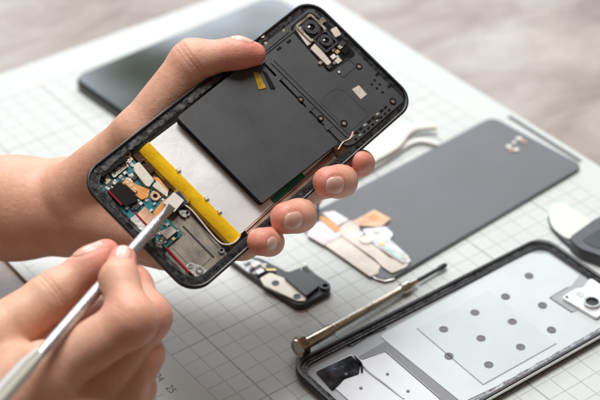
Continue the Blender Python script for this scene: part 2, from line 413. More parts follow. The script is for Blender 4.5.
part('tongue_window', prism(rounded([(139.4, 26), (144.9, 26.2), (145, 20.6), (139.5, 20.4)], .5), 2.8, 3.0), 'orange', t, bevel=.05)
part('flex_bridge', prism(rounded([(121.4, 27.7), (129.3, 29.4), (133.4, 26.2), (126.6, 15.1), (127.1, 5.1), (126.8, -8.1), (132.7, -16.8), (128.5, -18.7), (119.8, -18.1), (119.3, -11.7), (120.3, -3.2), (118.8, 21.1)], 1), 2.1, 2.7), 'cream', t, bevel=.05)
part('clear_carrier', prism(rounded([(130.2, 18.8), (132.8, 17.9), (141.7, 13.2), (140.8, 6.4), (136.3, 3.4), (135, -12.4), (133.1, -17.1), (128.4, -15.6), (126.9, 3.2)], 1), 2.6, 3.1), 'clear', t, bevel=.05)
part('connector_pad', prism(rounded([(127.3, 2.9), (131.7, 2.7), (133.4, -14.3), (128.8, -15.9)], .5), 3.0, 3.4), 'lilac', t, bevel=.05)
part('connector_pins', prism([(129, 1), (131.2, 0.4), (131.8, -13.1), (129.2, -13.1)], 3.3, 3.6), 'palegreen', t, bevel=.05)
part('gold_contact', prism([(129.2, 3.6), (131.2, 3.6), (131.3, 1.4), (129.3, 1.4)], 3.3, 3.7), 'yellow', t, bevel=.05)
for k in range(5):
    q = ((128.8, -2.5)[0]+k*1.2, (128.8, -2.5)[1]-k*2.6)
    part('solder_pad', box(q[0]-.7, q[0]+.7, q[1]-.5, q[1]+.5, 2.6, 3.2), 'gold', t, bevel=.05)
x, y = (126.5, 10.9)
part('round_pad', disc(x, y, 3.6, 2.6, 3.3), 'ivory', t, bevel=.05)
x, y = (134.9, 13.1)
part('oval_pad', prism(rrect(x-1.4, x+1.4, y-2.2, y+2.2, 1.3), 3.0, 3.5), 'ivory', t, bevel=.05)
part('flex_strip', prism([(121.4, 20.2), (129.2, 17.5), (128.9, 15.5), (121.9, 16.6)], 2.6, 2.85), 'shield', t, bevel=.05)
part('flex_clip', [tube([(*(118.2, 42.3), 2.2), (*(122.8, 46.6), 6.5), (*(128, 48.2), 8)], [1.1, .9, .4], 8), tube([(*(122.2, 45.9), 5), (*(122.1, 52.7), 7)], [.7, .3], 8)], 'darksteel', t)
for px_, r in (((243.9, 29.4), 1.7), ((248.9, 30.7), 1.3), ((253.9, 31.9), 1.8), ((245, 24.9), 1.6), ((242.1, 25.9), 1.1), ((254, 28), 1.0)):
    part('sensor_pad', disc(px_[0], px_[1], r, 1.8, 2.5), 'ivory' if r > 1.2 else 'peach', t, bevel=.15)

# ------------------------------------------------------------------ loudspeaker module
t = thing('speaker_module', 'small black module with a silver strip, lying on the grid beside the little finger', 'phone part', (0, 0, 0))
ol = [(60.8, 40.5), (66.3, 41.4), (74, 29.4), (77.9, 12.6), (88.4, 11.6), (88, 2.8), (89.2, -7), (86.8, -11), (68.9, -11.8), (66.2, -9.8), (63, 14.1)]
part('module_frame', prism(rounded(ol, 2.0), .2, 4.0), 'black', t, bevel=.5)
part('speaker_box', prism(rounded([(72.7, 8.9), (83.5, 7.6), (83.1, -7), (72.5, -9.5)], 1.2), 3.6, 6.2), 'cover', t, bevel=.4)
part('metal_strip', prism(rounded([(63.5, 16.5), (70, 17), (72.8, 9.9), (74.9, -7.9), (70.8, -11), (67.7, -8.6), (61.9, 10.8)], .8), 3.8, 4.9), 'beige', t, bevel=.25)
for q in ((67.3, 8.6), (69.5, -6.2)):
    part('screw_hole', [annulus(q[0], q[1], 1.9, 1.1, 4.7, 5.15), disc(q[0], q[1], 1.15, 4.6, 4.95)], 'darksteel', t)
x, y = (85.1, -8.4)
part('corner_boss', annulus(x, y, 2.6, 1.5, 3.5, 5.6), 'black', t, bevel=.2)
part('clear_ledge', prism(rounded([(61.1, 38.2), (69.1, 33), (73, 22.8), (66, 18.2), (62.1, 23.1)], 2), 3.7, 4.6), 'clear', t, bevel=.3)
part('contact_spring', [box(-3, 3, -.6, .6, 0, .8), box(-3, -2, -.6, .6, 0, 2.2)], 'gold', t).matrix_local = Matrix.Translation(Vector((*(71.2, 18.6), 4.5))*S) @ Matrix.Rotation(-.7, 4, 'Z')
for q, s, mm in (((67.5, 25.5), 2.6, 'whiteplas'), ((65.4, 30.2), 1.8, 'clear'), ((65.9, 19.7), 2.2, 'steel'), ((64.1, 24.1), 1.5, 'black'), ((70.7, 23), 1.6, 'clear')):
    part('contact_block', prism(rounded([(q[0]-s, q[1]-s*.6), (q[0]+s, q[1]-s*.5), (q[0]+s*.9, q[1]+s*.7), (q[0]-s*.8, q[1]+s*.6)], .5), 4.3, 5.0+s*.5), mm, t, bevel=.2)
part('antenna_hook', tube(curve_pts([(*(83.5, 9.2), 4.5), (*(87.1, 11.5), 5.2), (*(87.8, 9.9), 5.2), (*(85.9, 7.4), 4.4)]), .35, 8), 'steel', t)

# ------------------------------------------------------------------ precision screwdriver
t = thing('screwdriver', 'slim metal screwdriver with a hexagonal cap, lying between display panel and back cover', 'screwdriver', (0, 0, 0))
a = Vector((*(48, -37.3), 5.4)); b = Vector((*(145.2, -29.3), 2.4)); ax = (b-a); L = ax.length; ax.normalize()
_, u, v = frame_of(ax)
def hexring(s, r, rot=0.): return [tuple(a+ax*s+(u*math.cos(rot+math.pi*k/3)+v*math.sin(rot+math.pi*k/3))*r) for k in range(6)]
part('hex_cap', loops([hexring(-1.2, 4.7), hexring(-.7, 5.4), hexring(2.6, 5.4), hexring(3.2, 4.6)]), 'brass', t, bevel=.2)
part('cap_rim', loops([[tuple(a+ax*s+(u*math.cos(math.pi*k/16)+v*math.sin(math.pi*k/16))*r) for k in range(32)] for s, r in ((-1.1, 4.6), (-1.9, 4.4), (-2.0, 4.0), (-1.7, 3.5), (-1.1, 3.3))], cap=False), 'nickel', t)
part('cap_disc', lathe(a-ax*1.45, ax, [(0, 2.6), (.1, 3.4), (.5, 3.4)]), 'nickel', t)
part('sleeve', lathe(a+ax*3.0, ax, [(0, 2.4), (.4, 2.9), (17, 2.9), (17.6, 2.5), (18, 2.0)]), 'brass', t)
pr = [(0, 2.0)]
for k in range(34): pr += [(1+k*1.3, 2.05), (1.35+k*1.3, 2.28), (1.95+k*1.3, 2.28)]
pr += [(46.5, 2.3), (47, 2.9), (51, 2.9), (51.6, 2.1), (54, 1.9), (57, 1.5)]
part('shaft', lathe(a+ax*20.4, ax, pr, 20), 'nickel', t)
part('driver_bit', lathe(a+ax*78.5, ax, [(0, 1.1), (L-84, 1.05), (L-82, 1.4), (L-79, 1.4), (L-77.6, .8)]), 'darksteel', t)

# ------------------------------------------------------------------ back cover lying inside up
t = thing('back_cover', 'black rimmed phone back cover lying inside up, lined with pale film with round holes', 'phone back cover', (0, 0, 0))
FX0, FX1, FY0, FY1 = 36.5, 199.5, -116, -42.5
def band(ins0, ins1, z0, z1, r=10): return ringprism(rrect(FX0+ins0, FX1-ins0, FY0+ins0, FY1-ins0, r-ins0*.6), rrect(FX0+ins1, FX1-ins1, FY0+ins1, FY1-ins1, r-ins1*.6), z0, z1)
rings = []
for ins, z in ((2.2, .1), (.9, .5), (.15, 1.7), (0, 3.0), (.1, 4.5), (.5, 5.0), (1.3, 5.1), (1.9, 4.8), (2.1, 4.1), (2.1, 1.2)):
    rings.append([(x, y, z) for x, y in rrect(FX0+ins, FX1-ins, FY0+ins, FY1-ins, 10-ins*.5)])
part('cover_shell', loops(rings), 'black', t)
part('inner_ledge', band(2.0, 4.6, 1.0, 3.3), 'residue2', t, bevel=.3)
def ragged(x0, x1, y0, y1, r, amp, seed, n=170):
    rr = random.Random(seed); P = rrect(x0, x1, y0, y1, r, 6); out = []; tot = sum((Vector(P[i])-Vector(P[i-1])).length for i in range(len(P)))
    for i in range(len(P)):
        a_, b_ = Vector(P[i]), Vector(P[(i+1) % len(P)]); k = max(1, int((b_-a_).length/2.4))
        for j in range(k):
            q = a_.lerp(b_, j/k); nrm = Vector((-(b_-a_).y, (b_-a_).x)).normalized() if (b_-a_).length > 1e-6 else Vector((0, 0))
            w = rr.uniform(-amp, amp) * (1.8 if rr.random() < .12 else 1); q = q+nrm*w; out.append((q.x, q.y))
    return out
o_ = ragged(FX0+2.3, FX1-2.3, FY0+2.3, FY1-2.3, 8.6, .05, 3); i_ = ragged(FX0+4.3, FX1-4.3, FY0+4.3, FY1-4.3, 7.4, .42, 4)
n_ = min(len(o_), len(i_))
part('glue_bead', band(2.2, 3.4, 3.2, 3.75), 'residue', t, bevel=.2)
part('edge_highlight', box(50, 188, FY0-.22, FY0+.3, 3.1, 4.5), 'seal', t, bevel=.08)  # silver strip painting the highlight along the near outer edge
part('lit_residue', prism([(50+k*2.3, FY0+2.5+.35*math.sin(k*2.1)*math.sin(k*.7)) for k in range(60)]+[(50+k*2.3, FY0+4.3+.3*math.sin(k*1.3)) for k in range(59, -1, -1)], 3.0, 3.9), 'litresidue', t, bevel=.1)  # near ledge's reflected light put into a paler residue strip
part('cover_floor', prism(rrect(FX0+4.2, FX1-4.2, FY0+4.2, FY1-4.2, 7), .8, 1.6), 'coverfloor', t)
part('floor_border', prism([(x, y) for x, y in i_], 1.4, 1.9), 'coverfloor', t)
# pale film covering the middle and far end
part('adhesive_film', prism(rounded([(85.1, -55.7), (85.4, -50.9), (101, -50), (170, -47.5), (186, -47.8), (193, -54), (193.5, -100), (188, -110.3), (110, -110.8), (85.7, -108.9)], 1.5), 1.85, 2.25), 'film', t, bevel=.08)
part('grey_stripe', prism(rounded([(67.8, -56.2), (85.4, -55.4), (86, -110), (74, -110.6), (80.6, -63.4), (68, -58.9)], .8), 1.7, 2.05), 'stripe', t)
sq = [(102.7, -57.6), (101.3, -105.8), (147.7, -105.7), (149, -57)]
part('film_patch', prism(sq, 2.2, 2.42), 'film2', t)
part('patch_outline', [prism([(sq[1][0]-.35, sq[1][1]-.35), (sq[1][0]+.1, sq[1][1]-.35), (sq[0][0]+.1, sq[0][1]), (sq[0][0]-.35, sq[0][1])], 2.2, 2.47),
     prism([(sq[1][0]+.12, sq[1][1]-.4), (sq[2][0], sq[2][1]-.4), (sq[2][0], sq[2][1]), (sq[1][0]+.12, sq[1][1])], 2.2, 2.47)], 'inkgrey', t)
for q in ((112.2, -66), (132.3, -65.9), (152.4, -65.9), (172.8, -61.1), (101.6, -81.9), (121.9, -81.7), (142, -81.8), (162.1, -81.7), (112.2, -97.7), (132.5, -97.6), (152.7, -97.5)):
    part('film_hole', [disc(q[0], q[1], 1.95, 2.3, 2.47, 24), annulus(q[0], q[1], 2.2, 1.9, 2.3, 2.6, 24)], 'hole', t)
part('label_sheet', prism(rounded([(45.6, -52.5), (66.1, -53), (67.6, -59.4), (79.7, -61.6), (78.9, -100.3), (78, -106), (46, -106), (46, -66)], .8), 1.95, 2.35), 'label', t, bevel=.08)
part('label_border', [tube([(*(68.3, -58.6), 2.4), (*(80.5, -61.3), 2.4), (*(79.6, -100.8), 2.4)], .22, 6)], 'seal', t)
cr = [(45.6, -52.8), (65.5, -53.7), (66.2, -60.3), (60.3, -66.2), (52.8, -64.7), (47.7, -66.7), (43.9, -67.1)]
bm = prism(rounded(cr, .8), 2.3, 2.55)
part('crinkled_foil', bm, 'crinkle', t)
for wr in ([(*(65.7, -54.2), 2.4), (*(65.6, -60.3), 2.9), (*(65, -68.5), 2.7), (*(65.7, -79.2), 2.8), (*(66.3, -91.3), 2.4)], [(*(66, -55.4), 2.6), (*(65.1, -61.7), 3.4), (*(62.1, -66.2), 2.9)]):
    part('foil_wrinkle', tube(curve_pts(wr, 6), .55, 8), 'label' if len(wr) == 5 else 'crinkle', t)
for q in ((55.7, -62.5), (55.3, -74), (70.8, -74.1), (71, -88.6)):
    part('label_hole', disc(q[0], q[1], .8, 2.3, 2.62), 'hole', t)
part('dark_tab', prism(rounded([(66.7, -46.1), (72.7, -46.2), (91.2, -46.7), (91.4, -48.7), (80.6, -47.7), (70.1, -48.7)], .8), 1.8, 2.6), 'residue2', t, bevel=.2)
# camera window and its bracket at the far end
u1, u2, u3 = (169, -79.8), (183.5, -79.7), (169.7, -94.2)
part('bracket_recess', prism(rounded([u1, u2, (193.5, -76), (194.5, -98), u3], 1.5), 2.2, 2.6), 'coverfloor', t)
part('recess_outline', tube([(*(181.8, -79.4), 2.5), (*u1, 2.5), (*u3, 2.5)], .35, 6), 'inkgrey', t)
bz = 3.0
br = [(172.2, -84.1), (183.6, -83.6), (185.6, -85.7), (194.5, -82), (194.5, -99), (187, -102), (174.7, -105.9)]
bp_ = part('camera_bracket', prism(rounded(br, 2.2), 2.5, 4.0), 'seal', t, label='white polished camera bracket')
c1 = (180.7, -96.5); c2 = (c1[0]-.2, c1[1]-9.0); c3 = (181.2, -88.2)
for c, r in ((c1, 4.2), (c2, 3.6)):
    if c[1] > -101:
        rg = part('lens_ring', annulus(c[0], c[1], r, r-1.0, 3.8, 5.2), 'steel', t, bevel=.2)
        part('ring_opening', disc(c[0], c[1], r-.95, 3.7, 4.15), 'black', rg)
part('flash_window', prism(rrect(c3[0]-1.6, c3[0]+1.6, c3[1]-2.2, c3[1]+2.2, 1.4), 3.8, 4.2), 'clear', t)
q = (174.5, -85.7)
part('bracket_hole', disc(q[0], q[1], .8, 3.8, 4.12), 'black', t)

# ------------------------------------------------------------------ scraper at the right edge
t = thing('scraper', 'scraper with broad ivory blade and dark grey handle at the right edge', 'scraper', (0, 0, 0))
bl = [(215.2, -31.2), (221.2, -26.8), (227, -26.2), (228.9, -31.7), (229.3, -50.3), (208.8, -53.4), (208.2, -47.5), (209.3, -39.8)]
part('blade', prism(rounded(bl, 4), 2.7, 3.5), 'bladeplas', t, bevel=.25)
hd = [(206, -55), (228.4, -51.8), (245, -53.5), (238.7, -79), (209.8, -81.7), (207.8, -74), (204.1, -65)]
part('grip', prism(rounded(hd, 3), .2, 7.2), 'toolgrip', t, bevel=1.2)
part('grip_recess', prism(rounded([(209.6, -60.6), (223.6, -59.6), (234.6, -61.6), (231.2, -71.8), (213.1, -72.6), (209.5, -67.8)], 2), 7.0, 7.5), 'darksteel', t, bevel=.2)
part('blade_shadow', tube([(*(216, -30.6), 1.6), (*(211.3, -38), 1.5), (*(209, -47), 1.5), (*(208, -55.8), 1.6)], [.6, .9, 1.2, 1.6], 8), 'toolgrip', t)  # dark tube standing in for the shadow under the blade's raised side

# ------------------------------------------------------------------ white tweezers behind the fingers
t = thing('tweezers', 'white curved tweezers lying on the mat between the held phone and display panel', 'tweezers', (0, 0, 0))
def blade(top, bot, z0, z1):
    pts = [(p.x, p.y) for p in curve_pts([(*q, 0) for q in top], 5)]+[(p.x, p.y) for p in curve_pts([(*q, 0) for q in bot], 5)][::-1]
    return prism(pts, z0, z1)
part('prong', blade([(123.3, 72), (146.1, 73.5), (160.6, 74.4), (179.7, 77.1), (197.4, 77.5), (213.2, 77), (224.1, 67.9)], [(120.8, 66.9), (137.7, 60.9), (151.6, 58.5), (172.1, 60.6), (192.4, 63.6), (209, 71.1), (222, 65.6)], 3.4, 5.4), 'ivory', t, bevel=.5)
part('hinge_block', prism(rounded([(124.5, 74.6), (131, 74.3), (127.4, 67.7), (121.3, 67.7)], 1.5), .5, 5.0), 'ivory', t, bevel=.4)
part('prong', blade([(124.6, 73.9), (142, 70), (155.1, 64.7), (173.5, 63.9), (189, 65.5), (204.1, 67.8), (210.7, 65.2), (215.2, 56.7)], [(122.2, 68.8), (136.6, 61.2), (150.7, 57.4), (171.7, 59.1), (187.4, 61.8), (201.9, 64.4), (208.9, 62.2), (213.2, 54.4)], .6, 2.8), 'whiteplas', t, bevel=.4)

# ------------------------------------------------------------------ the opened phone in the hand
PR = ((.96606, -.25277, -.05328), (.18705, .82672, -.53061), (.17817, .50264, .84594))
PT = (-14.833, -47.807, 74.098)
ph = thing('opened_phone', 'smartphone with its back off, battery and circuit board showing, held in a hand', 'smartphone', PT, PR)
W, H, RC = 151.0, 71.5, 10.5
rings = []
for ins, z in ((5.2, -7.3), (3.8, -7.0), (2.5, -6.1), (1.3, -4.7), (.5, -3.0), (.08, -1.6), (0, -.9), (.12, -.35), (.45, -.05), (.9, 0), (1.25, -.15), (1.4, -.6), (1.45, -2.6)):
    rings.append([(x, y, z) for x, y in rrect(ins, W-ins, ins, H-ins, RC-ins*.6, 10)])
part('mid_frame', loops(rings, cap=False), 'frame', ph)
part('front_glass', prism(rrect(4.6, W-4.6, 4.6, H-4.6, 8), -7.5, -6.85), 'glassdark', ph, bevel=.15)
def lip(i0, i1, z0, z1, x0=0., x1=W): return ringprism(rrect(x0+i0, x1-i0, i0, H-i0, RC-i0*.6, 10), rrect(x0+i1, x1-i1, i1, H-i1, RC-i1*.6, 10), z0, z1)
part('frame_ledge', lip(1.3, 4.3, -4.2, -1.0), 'residue2', ph, bevel=.25)
part('inner_wall', lip(4.25, 4.9, -6.7, -1.2), 'black', ph, bevel=.1)
# torn glue left along the upper long side and the short end
def strip(pts, w0, w1, z0, z1, seed, mat, name):
    rr = random.Random(seed); P = curve_pts([(*p, 0) for p in pts], 14); L_, R_ = [], []
    for i, p in enumerate(P):
        d = (P[min(i+1, len(P)-1)]-P[max(i-1, 0)]).normalized(); n = Vector((-d.y, d.x, 0))
        L_.append(p+n*(w0+rr.uniform(-.25, .25))); R_.append(p-n*(w1+rr.uniform(-.45, .45)))
    return part(name, prism([(q.x, q.y) for q in L_+R_[::-1]], z0, z1), mat, ph, bevel=.12)
strip([(12, 67.6), (30, 67.9), (55, 67.8), (80, 67.9), (104, 67.8)], 1.2, 1.0, -1.6, -.72, 5, 'residue', 'glue_strip')
strip([(5.0, 60), (4.0, 50), (4.0, 36), (4.0, 22), (4.6, 13)], .9, 1.0, -1.6, -.72, 6, 'residue', 'glue_strip')
strip([(12, 3.4), (30, 3.4), (50, 3.5), (70, 3.4)], .7, .5, -1.5, -.8, 8, 'residue2', 'glue_strip')
# floor of the chassis
part('chassis_floor', prism(rrect(4.4, W-4.4, 4.4, H-4.4, 8), -6.9, -6.4), 'cavity', ph)
# battery
bt = part('battery', prism(rounded([(36.4, 7.4), (103, 9.2), (103, 62.6), (36.4, 64.2)], .8), -6.3, -1.2), 'silverfoil', ph, bevel=.5)
yl = loops([[(x, y, z) for x, z in ((31.2, -5.6), (31.5, -3.4), (33.6, -1.5), (36.9, -.95), (36.9, -1.5), (34, -5.6))] for y in (6.8, 20, 34, 48, 64.6)])
part('yellow_tape', yl, 'yellow', ph, bevel=.15)
part('amber_strip', loops([[(x, y, z) for x, z in ((30.4, -6.2), (30.6, -4.6), (31.7, -3.4), (32.4, -6.2))] for y in (7.5, 30, 63)]), 'yellowdk', ph)
for y in (20.5, 28.5, 46):
    part('tape_tag', prism([(36.4, y), (38.4, y-.4), (38.8, y+1.2), (37, y+1.4)], -1.1, -.2), 'whiteplas', ph)
# side channel between battery and lower rim
part('copper_band', box(40, 106, 5.0, 8.4, -6, -2.0), 'copper', ph, bevel=.3)
part('side_rib', box(30, 128, 3.9, 5.1, -6, -1.3), 'black', ph, bevel=.25)
part('green_strip', box(59.5, 80, 8.0, 10.4, -3, -.75), 'green', ph, bevel=.15)
part('thin_wire', tube([(40, 7.0, -1.7), (60, 7.4, -1.4), (84, 7.2, -1.4), (104, 6.8, -1.6)], .32, 8), 'copper', ph)
part('flex_joint', prism(rounded([(99, 4.6), (108, 5.2), (109, 9.4), (100, 9.8)], .6), -2.2, -1.1), 'brown', ph, bevel=.2)
part('coax_tip', tube(curve_pts([(102, 7.2, -.8), (106, 8.2, -.3), (110, 7.4, -.3), (114, 8.8, -.5)], 6), .4, 8), 'copper', ph)
# large dark plate over the battery, standing a little proud
GP = rounded([(53.4, 64.4), (53.1, 10.9), (102, 9), (103.8, 57.6), (100.2, 64.2), (80, 64.5)], 1.2)
part('graphite_plate', prism(GP, 2.5, 3.0), 'plate', ph, bevel=.15)
part('plate_backing', prism([(80+(x-80)*.992, 37+(y-37)*.99) for x, y in GP], -1.15, 2.52), 'blackfoam', ph, bevel=.1)
# moulded antenna cover at the camera end
cv = prism(rounded([(105.4, 6.2), (110, 4.3), (146.3, 4.3), (146.6, 66.8), (112, 67.0), (107.2, 62)], 2.5), -3.0, -.4)
part('antenna_cover', cv, 'cover', ph, bevel=.35)
part('cover_strip', box(103.2, 106.0, 8, 62, -3, -1.0), 'black', ph, bevel=.2)
for y, z in ((60, 0), (49, 0), (29, 0), (17, 0)):
    part('cover_clip', prism(rounded([(104.6, y), (108.8, y), (108.8, y+2.6), (104.6, y+2.6)], .6), -1.5, -.15), 'cover', ph, bevel=.2)
part('cover_recess', ringprism(rounded([(113, 10), (127, 10), (127, 26), (124, 30), (113, 30)], 2, 4), rounded([(113.3, 10.3), (126.7, 10.3), (126.7, 25.8), (123.8, 29.7), (113.3, 29.7)], 2, 4), -.5, -.28), 'cover', ph)
for x, y in ((124.5, 60.5), (118, 60.8), (146, 22), (146, 14), (128, 6.2)):
    part('cover_clip', box(x-1.2, x+1.2, y-.5, y+.5, -.5, -.05), 'blackgloss', ph, bevel=.15)
part('cover_ridge', box(109.2, 109.9, 9, 58, -.5, .05), 'cover', ph, bevel=.15)
part('cover_ridge', box(111.3, 111.6, 9, 58, -.5, -.1), 'cover', ph, bevel=.12)
part('cover_rail', box(110, 131, 62.6, 63.2, -.5, .1), 'cover', ph, bevel=.12)
part('cover_rail', prism([(112, 63.6), (128, 64), (131, 66.6), (112, 66.6)], -.5, .05), 'shield' if False else 'cover', ph, bevel=.2)
for q, r in (((106.6, 35.9), 1.5), ((106.9, 23.3), 1.5), ((113.7, 14.6), 1.7), ((141.7, 30.4), 1.6), ((141, 7.5), 1.7), ((126.9, 66.1), 1.6), ((114.9, 66.5), 1.7)):
    s_ = part('screw_seat', [annulus(q[0], q[1], r, r-.55, -.5, -.05), disc(q[0], q[1], r-.5, -.55, -.3)], 'blackgloss', ph)
    part('screw', [disc(q[0]-.1, q[1]-.1, r*.5, -.35, .05), box(q[0]-.5, q[0]+.3, q[1]-.2, q[1], .04, .1)], 'nickel', s_)
part('sticker', prism([(129.9, 24.2), (134.2, 23.6), (133.7, 17.9), (129.4, 18)], -.5, -.2), 'beige', ph, label='small silver sticker')
# camera cluster
part('camera_well', prism(rounded([(127.6, 37), (145.5, 35.5), (147.5, 52), (144.5, 65.6), (130, 65.4)], 2), -.45, -.25), 'blackgloss', ph)
for c, s_, mm in (((137.5, 58.6), 5.6, 'nickel'), ((137.9, 49.4), 4.7, 'black')):
    cm = part('camera_module', ringprism(rrect(c[0]-s_, c[0]+s_, c[1]-s_, c[1]+s_, 1.2, 5), rrect(c[0]-s_+1.1, c[0]+s_-1.1, c[1]-s_+1.1, c[1]+s_-1.1, .8, 5), -.3, 1.4), mm, ph, bevel=.15)
    part('lens_barrel', [disc(c[0], c[1], s_-.9, -.3, .9, 28), annulus(c[0], c[1], s_*.66, s_*.36, .8, 1.9, 28)], 'black', cm, bevel=.12)
    part('lens', lathe((c[0], c[1], 1.0), (0, 0, 1), [(0, s_*.36), (.25, s_*.33), (.5, s_*.2), (.58, .05)]), 'lens', cm)
    part('lens_rim', annulus(c[0], c[1], s_*.40, s_*.33, 1.2, 1.95, 28), 'darksteel', cm)
part('bracket_tab', prism([(131.5, 63.2), (134.7, 62.8), (132.6, 52.9), (129.4, 53.3)], -.4, .5), 'beige', ph, bevel=.15)
part('metal_plate', prism(rounded([(133.7, 52), (132, 39.9), (129.3, 40), (129.4, 51.3)], .8), -.4, .7), 'beige', ph, bevel=.2)
part('metal_plate', prism(rounded([(144.8, 52.4), (148.4, 51.7), (147.1, 47.2), (143.5, 47.9)], .8), -.4, .6), 'beige', ph, bevel=.2)
for q, s_, mm in (((145.3, 58.1), 1.6, 'nickel'), ((138.7, 42.1), 1.1, 'gold'), ((135.2, 41.5), 1.3, 'whiteplas'), ((135.5, 38.6), 1.5, 'beige'), ((143.9, 43.6), 1.6, 'black'), ((142.2, 40.1), 1.7, 'blackgloss'), ((141.9, 43.1), 1.2, 'shield'), ((129.7, 39.1), 1.2, 'black'), ((138, 44.1), 1.0, 'nickel'), ((127.8, 43.2), .9, 'nickel'), ((136.7, 40.3), .8, 'shield'), ((133.2, 39), .9, 'steel')):
    part('small_component', box(q[0]-s_, q[0]+s_, q[1]-s_*.75, q[1]+s_*.75, -.4, .3+s_*.2), mm, ph, bevel=.12)
part('outline_ridge', ringprism(rrect(131, 141, 31, 36.8, 1), rrect(131.35, 140.65, 31.35, 36.45, .8), -.5, -.2), 'darksteel', ph)
q = (131.6, 34.3)
part('small_component', box(q[0]-.5, q[0]+.5, q[1]-.5, q[1]+.5, -.5, .1), 'ivory', ph)
for k in range(9):   # row of contact slots along the lower edge
    x = 111+k*3.0
    part('contact_slot', box(x, x+1.9, 7.2, 8.2, -.5, -.05), 'shield' if k % 3 == 0 else 'blackgloss', ph, bevel=.1)
    part('contact_slot', box(x+.5, x+1.9, 5.2, 6.0, -.5, -.05), 'shield' if k % 4 == 1 else 'blackgloss', ph, bevel=.1)
for q in ((139.6, 20), (140, 17), (142.7, 17.5), (140.7, 13.8), (142.4, 20.5)):
    part('vent_hole', disc(q[0], q[1], .65, -.45, -.32, 12), 'lens', ph)
part('gold_tab', prism(rounded([(92.5, 50.9), (97.1, 58.9), (99, 56.9), (95.9, 49.4)], .5), 3.0, 3.4), 'yellowdk', ph)
part('tab_ribbon', prism(rounded([(101.1, 56.6), (101.8, 54.7), (99.1, 46.3), (97.3, 47.8)], .5), 2.9, 3.4), 'blackgloss', ph)
for q in ((116.5, 70.6), (113.4, 65.7)):
    part('frame_notch', disc(q[0], q[1], 1.2, -1.2, -.38), 'nickel', ph)

# bottom end: circuit board, shields, flex, connectors
BZ = -4.4
part('circuit_board', prism(rounded([(4.6, 27), (4.6, 57), (9, 66.6), (27.4, 67), (27.2, 40), (19, 40), (19, 24.5), (6.2, 24.5)], 1.2), BZ-.8, BZ), 'pcb', ph)
part('metal_tray', prism(rounded([(9.5, 5.4), (28.2, 5.2), (28.4, 31.5), (19.4, 31.8), (19.4, 24), (9.5, 24)], 1.4), -6.3, -5.2), 'cavity', ph, bevel=.3)
part('tray_emboss', prism(rounded([(11.5, 8.5), (21.4, 8.5), (21.4, 28.5), (19.9, 28.5), (19.9, 23), (11.5, 23)], .8), -5.3, -4.95), 'cavity', ph, bevel=.15)
part('tray_groove', [box(21.9, 22.5, 8, 27, -5.3, -4.85)], 'darksteel', ph)
def ringscrew(x, y, z, r=1.9, mm='gold'):
    s_ = part('screw_boss', annulus(x, y, r, r*.5, z-.6, z+.5), mm, ph, bevel=.15)
    part('boss_hole', disc(x, y, r*.55, z-.5, z+.1), 'lens', s_)
q = (26.6, 67); ringscrew(q[0], q[1], -3.9, 1.8, 'peach')
q = (22.1, 44.7); ringscrew(q[0], q[1], -3.9, 2.1, 'peach')
q = (27.6, 30.2); ringscrew(q[0], q[1], -4.7, 1.5, 'steel')
q = (28.1, 6.5); ringscrew(26.8, 8.0, -4.7, 1.4, 'steel')
ringscrew(12.6, 7.6, -4.7, 1.8, 'steel')
ringscrew(11.0, 11.6, -4.7, 1.1, 'steel')
part('corner_lug', prism(rounded([(9.4, 4.8), (15.5, 4.8), (15, 8.6), (12.4, 13.2), (9.4, 13)], 1.2), -5.1, -4.5), 'shield', ph, bevel=.2)
part('board_connector', [ringprism(rrect(14.2, 23.2, 62.2, 64.6, .4, 3), rrect(14.7, 22.7, 62.9, 63.9, .3, 3), BZ-.1, BZ+1.2), box(15.0, 22.4, 63.2, 63.6, BZ-.1, BZ+.9)], 'nickel', ph)
for pl in ([(25, 61.1), (27.7, 60.7), (26.8, 50.3), (22.7, 49.3), (22.1, 51.1), (23, 59)], [(24.1, 48.8), (27.5, 49.2), (27.5, 42.3), (25.5, 40.9)]):
    part('shield_can', prism(rounded(pl, .6), BZ-.1, BZ+1.7), 'beige', ph, bevel=.3)
part('flex_cable', prism(rounded([(14.3, 58.1), (18, 58.8), (20, 52.8), (22.4, 48.4), (19.1, 46.2), (16.4, 47.2), (15.4, 51.7), (14.3, 53.8)], .4), BZ-.1, BZ+.9), 'orange', ph, bevel=.15)
part('flex_plug', prism(rounded([(15.6, 57.6), (17.6, 57.8), (18, 51.4), (16, 51.2)], .5), BZ+.8, BZ+1.8), 'peach', ph, bevel=.15)
for s_ in (0, 1, 2): 
    q = (16.6, 56.8); part('plug_pad', box(q[0]-.4+s_*.3, q[0]+.5+s_*.3, q[1]-.5-s_*2.2, q[1]+.4-s_*2.2, BZ+1.7, BZ+2.0), 'gold', ph)
part('code_sticker', prism([(17.5, 58.8), (22.2, 59.3), (22.3, 56.2), (18.2, 55.8)], BZ-.1, BZ+.15), 'shield', ph)
for x, y, w, h, mm in ((12.5, 46.5, 3.2, 2.6, 'black'), (21.5, 56.8, 2.6, 1.6, 'black'), (10.8, 61.2, 2.4, 1.8, 'black'), (14.0, 38.2, 2.2, 1.4, 'black'), (16.4, 26.6, 2.0, 1.6, 'blackgloss'), (23.4, 52.9, 1.8, 2.4, 'steel'), (7.6, 28.4, 1.6, 2.2, 'shield'), (19.6, 61.0, 1.6, 1.2, 'ivory')):
    part('chip', box(x-w/2, x+w/2, y-h/2, y+h/2, BZ-.1, BZ+.95), mm, ph, bevel=.12)
part('black_block', prism(rounded([(5.8, 58.7), (14.7, 59.3), (15.5, 50.7), (14.2, 47.5), (8.5, 49.1)], .5), BZ-.1, BZ+1.9), 'blackgloss', ph, bevel=.3)
strip([(10, 67.2), (16, 66.9), (24, 66.6)], .7, 2.1, -2.4, -1.2, 9, 'blackgloss', 'black_tape')
